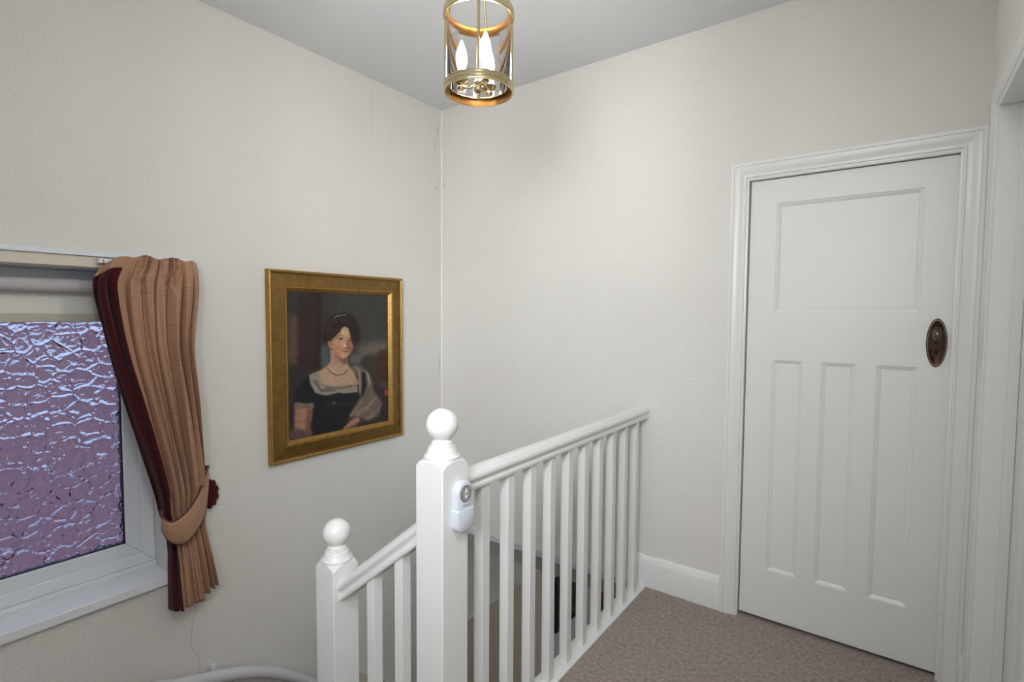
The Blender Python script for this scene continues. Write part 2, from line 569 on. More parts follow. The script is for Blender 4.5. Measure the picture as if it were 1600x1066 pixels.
# ---------------------------------------------------------------- panel doors
def panel_door(name, place, w, h, top, lows, label, m='door'):
    """place(u, d, z): u across, d out of the face (0 = face), z up; top/lows: panel rects (u0,u1,z0,z1)"""
    root = struct(empty(name, place(w / 2, 0, 0)), label)

    def slab(nm, u0, u1, z0, z1):
        A = [place(u0, 0, z0), place(u1, 0, z0), place(u1, 0, z1), place(u0, 0, z1)]
        B = [place(u0, -0.04, z0), place(u1, -0.04, z0), place(u1, -0.04, z1), place(u0, -0.04, z1)]
        return MB().loft([A, B]).build(nm, m, root)

    ul, ur = top[0], top[1]
    slab('stile', 0, ul, 0.007, h)
    slab('stile', ur, w, 0.007, h)
    slab('rail', ul, ur, top[3], h)
    slab('rail', ul, ur, lows[0][3], top[2])
    slab('rail', ul, ur, 0.007, lows[0][2])
    for a, b in zip(lows[:-1], lows[1:]):
        slab('muntin', a[1], b[0], a[2], a[3])
    for (u0, u1, z0, z1) in [top] + lows:
        loops = []
        for off, d in ((0, 0), (0.0015, -0.004), (0.005, -0.0045), (0.014, -0.010), (0.0155, -0.0115), (0.018, -0.0105)):
            loops.append([place(u0 + off, d, z0 + off), place(u1 - off, d, z0 + off), place(u1 - off, d, z1 - off), place(u0 + off, d, z1 - off)])
        mb = MB()
        back = [place(u0, -0.03, z0), place(u1, -0.03, z0), place(u1, -0.03, z1), place(u0, -0.03, z1)]
        mb.loft([back] + loops)
        mb.build('panel', m, root)
    return root


D0 = 1.9035
d1 = panel_door('door_1', lambda u, d, z: (D0 + u, 0.018 - d, 0.010 + z), 0.7145, 1.980,
                (0.108, 0.615, 1.401, 1.874), [(0.108, 0.227, 0.230, 1.187), (0.297, 0.416, 0.230, 1.187), (0.488, 0.615, 0.230, 1.187)],
                'white panelled door with one wide panel over three tall ones')
# handle: oval plate, ringed knob, keyhole
HX, HZ, HY = 2.573, 1.294, 0.018
def oval(rx, rz, y, n=40, cx=HX, cz=HZ):
    return [(cx + rx * math.cos(2 * math.pi * i / n), y, cz + rz * math.sin(2 * math.pi * i / n)) for i in range(n)]
pl = MB().loft([oval(.0315, .092, HY), oval(.0315, .092, HY - .003), oval(.0295, .089, HY - .0055), oval(.0265, .084, HY - .0055), oval(.025, .081, HY - .004), oval(.012, .040, HY - .0055)])
plate = pl.build('handle_plate', 'bronze', d1, smooth=50)
MB().loft([oval(.0285, .0885, HY - .0056), oval(.0285, .0885, HY - .0066), oval(.0262, .0835, HY - .0066), oval(.0262, .0835, HY - .0056)], caps=False).build('plate_rim', 'bronze_rim', plate, smooth=50)
KZ = 1.322
def kring(rx, rz, y):
    return oval(rx, rz, y, 32, HX, KZ)
MB().loft([kring(.0215, .0330, HY - .004), kring(.0215, .0330, HY - .0085), kring(.0190, .0305, HY - .0105), kring(.0165, .0280, HY - .0085), kring(.0150, .0260, HY - .006)]).build('knob_rose', 'bronze_rim', plate, smooth=50)
kb = MB().loft([kring(.0100, .0140, HY - .006), kring(.0085, .0120, HY - .014), kring(.0095, .0150, HY - .020), kring(.0125, .0220, HY - .024), kring(.0135, .0250, HY - .030),
                kring(.0128, .0240, HY - .037), kring(.0100, .0195, HY - .043), kring(.0060, .0120, HY - .0465), kring(.0010, .0020, HY - .0478)])
tag(kb.build('knob', 'bronze_knob', plate, smooth=60), 'worn oval bronze knob')
MB().loft([oval(.0045, .006, HY - .0049, 16, HX, 1.262), oval(.0045, .006, HY - .0062, 16, HX, 1.262)]).build('keyhole', 'black', plate)
MB().box(HX - .002, HX + .002, HY - .0062, HY - .0049, 1.246, 1.260).build('keyhole_slot', 'black', plate)
# closed door of the side doorway
panel_door('door_2', lambda u, d, z: (XR + 0.076 - d, -0.236 - u, 0.010 + z), 0.763, 2.052,
           (0.11, 0.653, 1.46, 1.94), [(0.11, 0.238, 0.24, 1.24), (0.316, 0.447, 0.24, 1.24), (0.525, 0.653, 0.24, 1.24)],
           'white panelled door closed deep in the right hand doorway')

# ---------------------------------------------------------------- window in the left wall
win = struct(empty('window_1', (-0.13, -2.2, 0.285)), 'white window with obscured patterned glass above a deep sill')


def ring_members(nm, m, y0, y1, z0, z1, w, x0, x1, bevel):
    def member(A, B):
        r0 = [(x0, *A[0]), (x1, *A[0]), (x1, *A[1]), (x0, *A[1])]
        r1 = [(x0, *B[0]), (x1, *B[0]), (x1, *B[1]), (x0, *B[1])]
        MB().loft([r0, r1]).build(nm, m, win, bevel=bevel)
    member(((y0, z0), (y0 + w, z0 + w)), ((y1, z0), (y1 - w, z0 + w)))
    member(((y0, z1), (y0 + w, z1 - w)), ((y1, z1), (y1 - w, z1 - w)))
    member(((y0, z0), (y0 + w, z0 + w)), ((y0, z1), (y0 + w, z1 - w)))
    member(((y1, z0), (y1 - w, z0 + w)), ((y1, z1), (y1 - w, z1 - w)))


ring_members('frame_member', 'upvc', WY0, WY1, 0.306, WZ1, 0.050, -0.20, -0.135, 0.004)
box('cill_strip', 'upvc', win, -0.20, -0.128, WY0, WY1, 0.285, 0.306, 0.002)
ring_members('sash_member', 'upvc', WY0 + 0.048, WY1 - 0.048, 0.354, WZ1 - 0.048, 0.056, -0.195, -0.145, 0.005)
ring_members('gasket', 'gasket', WY0 + 0.101, WY1 - 0.101, 0.407, WZ1 - 0.101, 0.007, -0.180, -0.152, 0)
# pane: relief on the room side, flat outside
gy0, gy1, gz0, gz1 = WY0 + 0.10, WY1 - 0.10, 0.406, WZ1 - 0.10
g = MB().box(-0.172, -0.162, gy0, gy1, gz0, gz1).build('glass_pane', ['glass_plain', 'glass_relief'], win)
for pgn in g.data.polygons:
    if pgn.normal.x > 0.5:
        pgn.material_index = 1
tag(g, 'obscured glass with a crazed cell pattern')
# sill board, with a rounded front edge
box('sill_board', 'sill', win, -0.135, 0.022, WY0, WY1 + 0.008, 0.247, 0.285, 0.004)

# batten over the window that carries the curtain
pb = empty('curtain_batten', (0.01, -2.2, 1.557), 'cream board with a white cap strip fixed above the window', 'batten')
box('board', 'batten', pb, 0.001, 0.020, -2.53, -1.56, 1.557, 1.598, 0.002)
box('cap_strip', 'batten_cap', pb, 0.001, 0.030, -2.545, -1.55, 1.598, 1.616, 0.002)

# roller blind, rolled up under the lintel
rb = empty('roller_blind', (-0.05, -2.2, 1.35), 'white roller blind drawn up at the top of the window', 'blind')
MB().tube([(-0.045, -2.485, 1.487), (-0.045, -1.665, 1.487)], 0.026, 28).build('roller', 'blind_tube', rb, smooth=50)
box('blind_cloth', 'blind', rb, -0.0715, -0.0695, -2.47, -1.675, 1.383, 1.485)
box('bottom_bar', 'blind_bar', rb, -0.080, -0.062, -2.472, -1.673, 1.352, 1.384, 0.003)
for yy in (-2.492, -1.658):
    box('end_bracket', 'plastic', rb, -0.08, -0.01, yy - 0.006, yy + 0.006, 1.45, 1.552, 0.002)
ch = [(-0.028, -1.742, 1.46 - i * 0.04) for i in range(15)] + [(-0.028, -1.737, 0.845), (-0.028, -1.731, 0.835), (-0.028, -1.726, 0.845)] + [(-0.028, -1.722, 0.90 + i * 0.04) for i in range(15)]
MB().tube(ch, 0.0017, 6).build('pull_chain', 'plastic', rb)

# brick wall of the house next door, seen through the glass
bw = MB().box(-4.2, -3.9, -9.5, 4.0, -2.7, 1.42).build('brick_wall', 'brick')
struct(bw, 'red brick wall of the neighbouring house outside the window')
box_g = MB().box(-6, -0.285, -10, 4.5, -2.8, -2.7).build('ground', 'concrete')
struct(box_g, 'ground outside between the houses')

# ---------------------------------------------------------------- stairs and the hall below
# nosing and fascia under the back wall where it bridges the stairs
t3 = struct(empty('trim_3', (0.69, 0, -0.1)), 'pale nosing and grey fascia under the wall above the stairs')
box('nosing_strip', 'nosing', t3, 0.001, 1.388, -0.016, 0.139, -0.036, 0.0, 0.003)
box('fascia_board', 'fascia', t3, 0.001, 1.388, -0.004, 0.139, -0.118, -0.0365)
struct(box('trim_4', 'gloss', None, 1.372, 1.3895, -1.414, -0.005, -0.20, -0.012, 0.002), 'white apron board below the landing banister')

stc = empty('staircase', (0.7, -1.5, HALL_Z), 'carpeted staircase turning down beside the window', 'stairs')
RI = 0.19
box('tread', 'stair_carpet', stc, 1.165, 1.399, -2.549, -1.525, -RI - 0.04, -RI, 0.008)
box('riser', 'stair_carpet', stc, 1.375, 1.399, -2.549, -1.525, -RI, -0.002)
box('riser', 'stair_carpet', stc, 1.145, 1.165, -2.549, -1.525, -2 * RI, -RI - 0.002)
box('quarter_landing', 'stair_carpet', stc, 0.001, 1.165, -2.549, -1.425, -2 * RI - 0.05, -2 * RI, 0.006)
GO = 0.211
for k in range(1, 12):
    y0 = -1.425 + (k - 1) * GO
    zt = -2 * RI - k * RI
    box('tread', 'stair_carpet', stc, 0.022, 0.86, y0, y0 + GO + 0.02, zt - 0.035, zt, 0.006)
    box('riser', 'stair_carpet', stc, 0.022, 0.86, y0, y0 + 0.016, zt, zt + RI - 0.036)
# wall string
def sl(y): return -0.70 - 0.9 * (y + 0.68)
MB().loft([[(0.001, -0.90, sl(-0.90)), (0.021, -0.90, sl(-0.90)), (0.021, -0.90, sl(-0.90) - 0.42), (0.001, -0.90, sl(-0.90) - 0.42)],
           [(0.001, 0.90, sl(0.90)), (0.021, 0.90, sl(0.90)), (0.021, 0.90, sl(0.90) - 0.42), (0.001, 0.90, sl(0.90) - 0.42)]]).build('wall_string', 'batten', stc)
MB().loft([[(0.862, -1.42, sl(-1.42) - 0.05), (0.885, -1.42, sl(-1.42) - 0.05), (0.885, -1.42, sl(-1.42) - 0.45), (0.862, -1.42, sl(-1.42) - 0.45)],
           [(0.862, 0.90, sl(0.90) - 0.05), (0.885, 0.90, sl(0.90) - 0.05), (0.885, 0.90, sl(0.90) - 0.45), (0.862, 0.90, sl(0.90) - 0.45)]]).build('outer_string', 'gloss', stc)

# hall below
struct(box('floor_hall', 'hall_floor', None, -0.28, 2.85, YB, HALL_Y + 0.12, HALL_Z - 0.1, HALL_Z), 'carpet of the hall downstairs')
hl = struct(box('wall_hall_left', 'hall_beige', None, -0.12, 0, 0, 1.30, HALL_Z, -0.12), 'beige hall wall seen down through the banister')
box('frieze', 'hall_white', hl, -0.002, 0.002, 0.001, 1.299, -0.84, -0.121)
pr = MB().loft([[(0.0, y, -0.852), (0.010, y, -0.852), (0.022, y, -0.838), (0.022, y, -0.828), (0.008, y, -0.815), (0.0, y, -0.815)] for y in (0.001, 1.30)])
struct(pr.build('trim_5', 'hall_white', smooth=30), 'white picture rail on the hall wall below')
struct(box('wall_hall_alcove', 'hall_grey', None, -0.13, -0.012, 1.301, HALL_Y, HALL_Z, -0.12), 'grey stretch of hall wall behind the dark picture')
hf = MB()
hf.box(-0.13, 0.04, HALL_Y, HALL_Y + 0.12, HALL_Z, -0.12)
hf.box(0.96, 2.85, HALL_Y, HALL_Y + 0.12, HALL_Z, -0.12)
hf.box(0.04, 0.96, HALL_Y, HALL_Y + 0.12, -0.50, -0.12)
struct(hf.build('wall_hall_far', 'wood'), 'brown panelled end wall of the hall below')
panel_door('door_3', lambda u, d, z: (0.042 + u, HALL_Y + 0.03 - d, HALL_Z + 0.005 + z), 0.916, 2.15,
           (0.12, 0.80, 1.45, 2.03), [(0.12, 0.30, 0.24, 1.25), (0.37, 0.55, 0.24, 1.25), (0.62, 0.80, 0.24, 1.25)], 'brown wooden door at the end of the hall below', 'wood')
struct(box('wall_hall_right', 'hall_beige', None, 2.70, 2.85, YB, HALL_Y, HALL_Z, -0.12), 'beige wall on the right of the hall below')
struct(box('ceiling_hall', 'ceiling', None, -0.12, 2.85, 0.1405, HALL_Y, -0.119, -0.02), 'ceiling of the hall below')

# ================================================================ THINGS
# ---------------------------------------------------------------- banisters
def newel_post(parent, cx, cy, hw, ztop, zbot):
    """square post whose top is turned to a shallow dome, with collar and ball"""
    N = 9
    prof = np.linspace(-1, 1, N)
    def drop(a, b):
        r = math.hypot(a, b) * hw
        t = max(0.0, (r - 0.043) / (hw * 1.414 - 0.043))
        return 0.020 * t * t
    mb = MB()
    vs, fs = [], []
    for i, a in enumerate(prof):
        for j, b in enumerate(prof):
            vs.append((cx + a * hw, cy + b * hw, ztop - drop(a, b)))
    for i in range(N - 1):
        for j in range(N - 1):
            fs.append((i * N + j, (i + 1) * N + j, (i + 1) * N + j + 1, i * N + j + 1))
    rim = [i * N for i in range(N)] + [(N - 1) * N + j for j in range(1, N)] + [i * N + N - 1 for i in range(N - 2, -1, -1)] + [j for j in range(N - 2, 0, -1)]
    base = len(vs)
    for k in rim:
        vs.append((vs[k][0], vs[k][1], zbot))
    n = len(rim)
    for k in range(n):
        fs.append((rim[k], rim[(k + 1) % n], base + (k + 1) % n, base + k))
    fs.append(tuple(base + k for k in range(n)))
    mb.add(vs, fs)
    post = mb.build('newel_post', 'gloss', parent, smooth=25, bevel=0.0022)
    prof = [(0.050, -0.004), (0.052, 0.001), (0.052, 0.006), (0.0475, 0.010), (0.0440, 0.016), (0.0415, 0.023), (0.0400, 0.028), (0.0385, 0.031), (0.0345, 0.032),
            (0.0350, 0.0345), (0.0345, 0.037), (0.0310, 0.038), (0.0315, 0.041), (0.0310, 0.045), (0.0285, 0.047), (0.0255, 0.050), (0.0250, 0.054)]
    R = 0.0460
    cz = 0.054 + math.sqrt(R * R - 0.025 ** 2)
    a0 = math.asin(0.025 / R)
    for k in range(1, 25):
        a = a0 + (math.pi - a0) * k / 24
        prof.append((max(R * math.sin(a), 0.0004), cz - R * math.cos(a)))
    MB().lathe(prof, (cx, cy, ztop), 40).build('ball_finial', 'gloss', post, smooth=35)
    return post


RAIL = [(-0.023, 0.0), (0.023, 0.0), (0.0275, 0.004), (0.0285, 0.012), (0.0265, 0.018), (0.0245, 0.021), (0.0260, 0.0235), (0.0255, 0.026), (0.031, 0.031), (0.0345, 0.038),
        (0.0345, 0.045), (0.031, 0.0520), (0.0265, 0.0550), (0.0255, 0.0545), (0.0240, 0.0570), (0.012, 0.0635), (0, 0.065)]
RAIL = RAIL + [(-a, b) for a, b in RAIL[-2:1:-1]]

NX, NY = 1.425, -1.467
bal = empty('landing_banister', (NX, -0.75, 0), 'white banister of ten balusters along the landing edge to the wall', 'banister', kind=None)
newel_post(bal, NX, NY, 0.052, 0.987, -0.42)
RZ0 = 0.866
MB().loft([[(NX + a, NY + 0.052, RZ0 + b) for a, b in RAIL], [(NX + a, -0.002, RZ0 + b) for a, b in RAIL]]).build('handrail', 'gloss', bal, smooth=24)
MB().box(1.390, 1.4645, NY + 0.053, -0.002, -0.02, 0.006).build('base_rail', 'gloss', bal, bevel=0.002)
BX = 1.4255
ys = [-0.1105 - 0.131 * k for k in range(10)]
b0 = MB().box(BX - 0.0175, BX + 0.0175, ys[0] - 0.0175, ys[0] + 0.0175, 0.004, RZ0 + 0.003).build('baluster', 'gloss', bal, bevel=0.0016)
for y in ys[1:]:
    c = b0.copy()
    COL.objects.link(c)
    c.location = (0, y - ys[0], 0)

sb = empty('stair_banister', (0.93, -1.47, -0.4), 'shorter white newel post with sloping handrail down the stairs', 'banister')
LX, LY = 0.93, -1.47
newel_post(sb, LX, LY, 0.050, 0.550, -0.46)
x0, x1 = LX + 0.050, NX - 0.052
zr = lambda x: 0.425 + (x - x0) * 0.79
MB().loft([[(x0, LY + a, zr(x0) + b * 1.2) for a, b in RAIL], [(x1, LY + a, zr(x1) + b * 1.2) for a, b in RAIL]]).build('handrail', 'gloss', sb, smooth=24)
for bx in (1.1285, 1.2615):
    za, zb = zr(bx - 0.0175) + 0.004, zr(bx + 0.0175) + 0.004
    zl = -0.10 + (bx - x0) * 0.79
    y_0, y_1 = LY - 0.0175, LY + 0.0175
    MB().add([(bx - .0175, y_0, zl), (bx + .0175, y_0, zl), (bx + .0175, y_1, zl), (bx - .0175, y_1, zl), (bx - .0175, y_0, za), (bx + .0175, y_0, zb), (bx + .0175, y_1, zb), (bx - .0175, y_1, za)],
             [(0, 3, 2, 1), (4, 5, 6, 7), (0, 1, 5, 4), (1, 2, 6, 5), (2, 3, 7, 6), (3, 0, 4, 7)]).build('baluster', 'gloss', sb, bevel=0.0016)
zs = lambda x: -0.36 + (x - x0) * 0.79
MB().loft([[(x0, LY - 0.02, zs(x0)), (x0, LY + 0.02, zs(x0)), (x0, LY + 0.02, zs(x0) + 0.29), (x0, LY - 0.02, zs(x0) + 0.29)],
           [(x1, LY - 0.02, zs(x1)), (x1, LY + 0.02, zs(x1)), (x1, LY + 0.02, zs(x1) + 0.29), (x1, LY - 0.02, zs(x1) + 0.29)]]).build('string_board', 'gloss', sb)

# ---------------------------------------------------------------- stairlift call unit on the newel
FX = NX + 0.052
rc = empty('stairlift_remote', (FX, -1.449, 0.784), 'pale grey stairlift remote with up and down arrows on the tall newel', 'remote')


def capsule(cy, z0, z1, w, x, rt, rbm, n=10):
    pts = []
    for (sy, sz, r, a0) in ((1, 1, rt, 0), (-1, 1, rt, 90), (-1, -1, rbm, 180), (1, -1, rbm, 270)):
        ccy = cy + sy * (w / 2 - r)
        ccz = (z1 - r) if sz > 0 else (z0 + r)
        for k in range(n + 1):
            a = math.radians(a0 + 90 * k / n)
            pts.append((x, ccy + r * math.cos(a), ccz + r * math.sin(a)))
    return pts


def slab_caps(nm, m, cy, z0, z1, w, xa, xb, rt, rbm, soft, parent):
    rings = [capsule(cy, z0, z1, w, xa, rt, rbm), capsule(cy, z0, z1, w, xb - soft, rt, rbm),
             capsule(cy, z0 + soft * .35, z1 - soft * .35, w - soft * .7, xb - soft * .35, rt - soft * .35, rbm - soft * .35),
             capsule(cy, z0 + soft, z1 - soft, w - 2 * soft, xb, rt - soft, rbm - soft)]
    return MB().loft(rings).build(nm, m, parent, smooth=45)


CY = -1.4505
body = slab_caps('body', 'remote', CY, 0.802, 0.928, 0.064, FX + 0.0005, FX + 0.023, 0.031, 0.024, 0.006, rc)
slab_caps('cradle', 'remote', CY, 0.785, 0.852, 0.070, FX + 0.0003, FX + 0.026, 0.006, 0.026, 0.0055, rc)
BZ = 0.893
def disc(r, xa, xb, nm, m, parent, n=36):
    ring = lambda x: [(x, CY + r * math.cos(2 * math.pi * i / n), BZ + r * 1.04 * math.sin(2 * math.pi * i / n)) for i in range(n)]
    return MB().loft([ring(xa), ring(xb)]).build(nm, m, parent)
bt = disc(0.0225, FX + 0.0228, FX + 0.0240, 'button_ring', 'dark_ring', rc)
disc(0.0205, FX + 0.0238, FX + 0.0246, 'button_disc', 'disc', bt)
def tri(nm, pts):
    MB().loft([[(FX + 0.0245, a, b) for a, b in pts], [(FX + 0.0251, a, b) for a, b in pts]]).build(nm, 'plastic', bt)
tri('up_arrow', [(CY - 0.0072, BZ + 0.0035), (CY + 0.0072, BZ + 0.0035), (CY, BZ + 0.0155)])
tri('down_arrow', [(CY - 0.0072, BZ - 0.0045), (CY, BZ - 0.0165), (CY + 0.0072, BZ - 0.0045)])
MB().box(FX + 0.0245, FX + 0.0250, CY - 0.015, CY + 0.015, BZ - 0.0010, BZ - 0.0004).build('divider_line', 'plastic', bt)
td = bpy.data.curves.new('lettering', 'FONT')
td.body = 'Stannah'
td.size = 0.0078
td.align_x = 'CENTER'
td.extrude = 0.0001
to = bpy.data.objects.new('lettering', td)
COL.objects.link(to)
deps = bpy.context.evaluated_depsgraph_get()
tm = bpy.data.meshes.new_from_object(to.evaluated_get(deps))
bpy.data.objects.remove(to)
tm.materials.clear(); tm.materials.append(M['print'])
lt = bpy.data.objects.new('lettering', tm)
COL.objects.link(lt)
lt.parent = rc
lt.location = Vector((FX + 0.0232, CY, 0.858)) - worigin(rc)
lt.rotation_euler = (math.pi / 2, 0, math.pi / 2)

# ---------------------------------------------------------------- stairlift rail along the left wall
sr = empty('stairlift_rail', (0.07, -1.4, -0.3), 'pale grey tubular stairlift rail curving down along the wall', 'rail')
pp = [(0.078, -2.50, 0.10), (0.078, -2.3, 0.055), (0.078, -1.95, -0.050), (0.078, -1.67, -0.166), (0.078, -1.52, -0.217), (0.078, -1.40, -0.264), (0.078, -1.30, -0.316), (0.078, -1.196, -0.387),
      (0.078, -1.08, -0.487), (0.078, -1.005, -0.557), (0.078, -0.6, -0.935), (0.078, 0.2, -1.68), (0.078, 0.7, -2.15)]
MB().tube(smooth_curve(pp, 90), 0.027, 20).build('rail_tube', 'tube', sr, smooth=60)
for (yy, zz) in ((-2.3, 0.055), (-0.3, -1.215)):
    MB().tube([(0.006, yy, zz), (0.078, yy, zz)], 0.014, 14).build('wall_bracket', 'tube', sr, smooth=60)
clp = empty('wall_clip', (0.0, -1.487, -0.225), 'small white plastic clip on the wall above the stairlift rail', 'clip')
MB().box(0.001, 0.012, -1.500, -1.472, -0.240, -0.204).build('clip_plate', 'plastic', clp, bevel=0.002)
for yy in (-1.499, -1.477):
    MB().box(0.010, 0.022, yy, yy + 0.005, -0.238, -0.198).build('clip_jaw', 'plastic', clp, bevel=0.001)

# ---------------------------------------------------------------- framed portrait
PY0, PY1, PZ0, PZ1 = -1.2095, -0.369, 0.646, 1.603
fr = empty('framed_portrait', (0.0, (PY0 + PY1) / 2, PZ0), 'gilt framed oil portrait of a woman in a dark dress', 'painting')
# frame profile (w from the outer edge, x out of the wall)
OUT = [(0, 0.003), (0, 0.028), (0.004, 0.034), (0.009, 0.036), (0.014, 0.033), (0.0165, 0.028), (0.0165, 0.003)]
FLAT = [(0.0165, 0.003), (0.0165, 0.0225), (0.019, 0.0215), (0.078, 0.0350), (0.080, 0.0350), (0.080, 0.003)]
SLIP = [(0.080, 0.003), (0.080, 0.0350), (0.082, 0.0385), (0.087, 0.0385), (0.090, 0.033), (0.094, 0.031), (0.098, 0.024), (0.104, 0.019), (0.1045, 0.003)]
for side in range(4):
    def P(w, x, e, side=side):
        if side == 0: return (x, PY0 + w if e == 0 else PY1 - w, PZ1 - w)
        if side == 1: return (x, PY0 + w if e == 0 else PY1 - w, PZ0 + w)
        if side == 2: return (x, PY0 + w, PZ0 + w if e == 0 else PZ1 - w)
        return (x, PY1 - w, PZ0 + w if e == 0 else PZ1 - w)
    rail = MB().loft([[P(w, x, 0) for w, x in FLAT], [P(w, x, 1) for w, x in FLAT]]).build('frame_rail', 'gold_flat', fr)
    MB().loft([[P(w, x, 0) for w, x in OUT], [P(w, x, 1) for w, x in OUT]]).build('outer_bead', 'gold', rail, smooth=35)
    MB().loft([[P(w, x, 0) for w, x in SLIP], [P(w, x, 1) for w, x in SLIP]]).build('inner_bead', 'gold', rail, smooth=35)


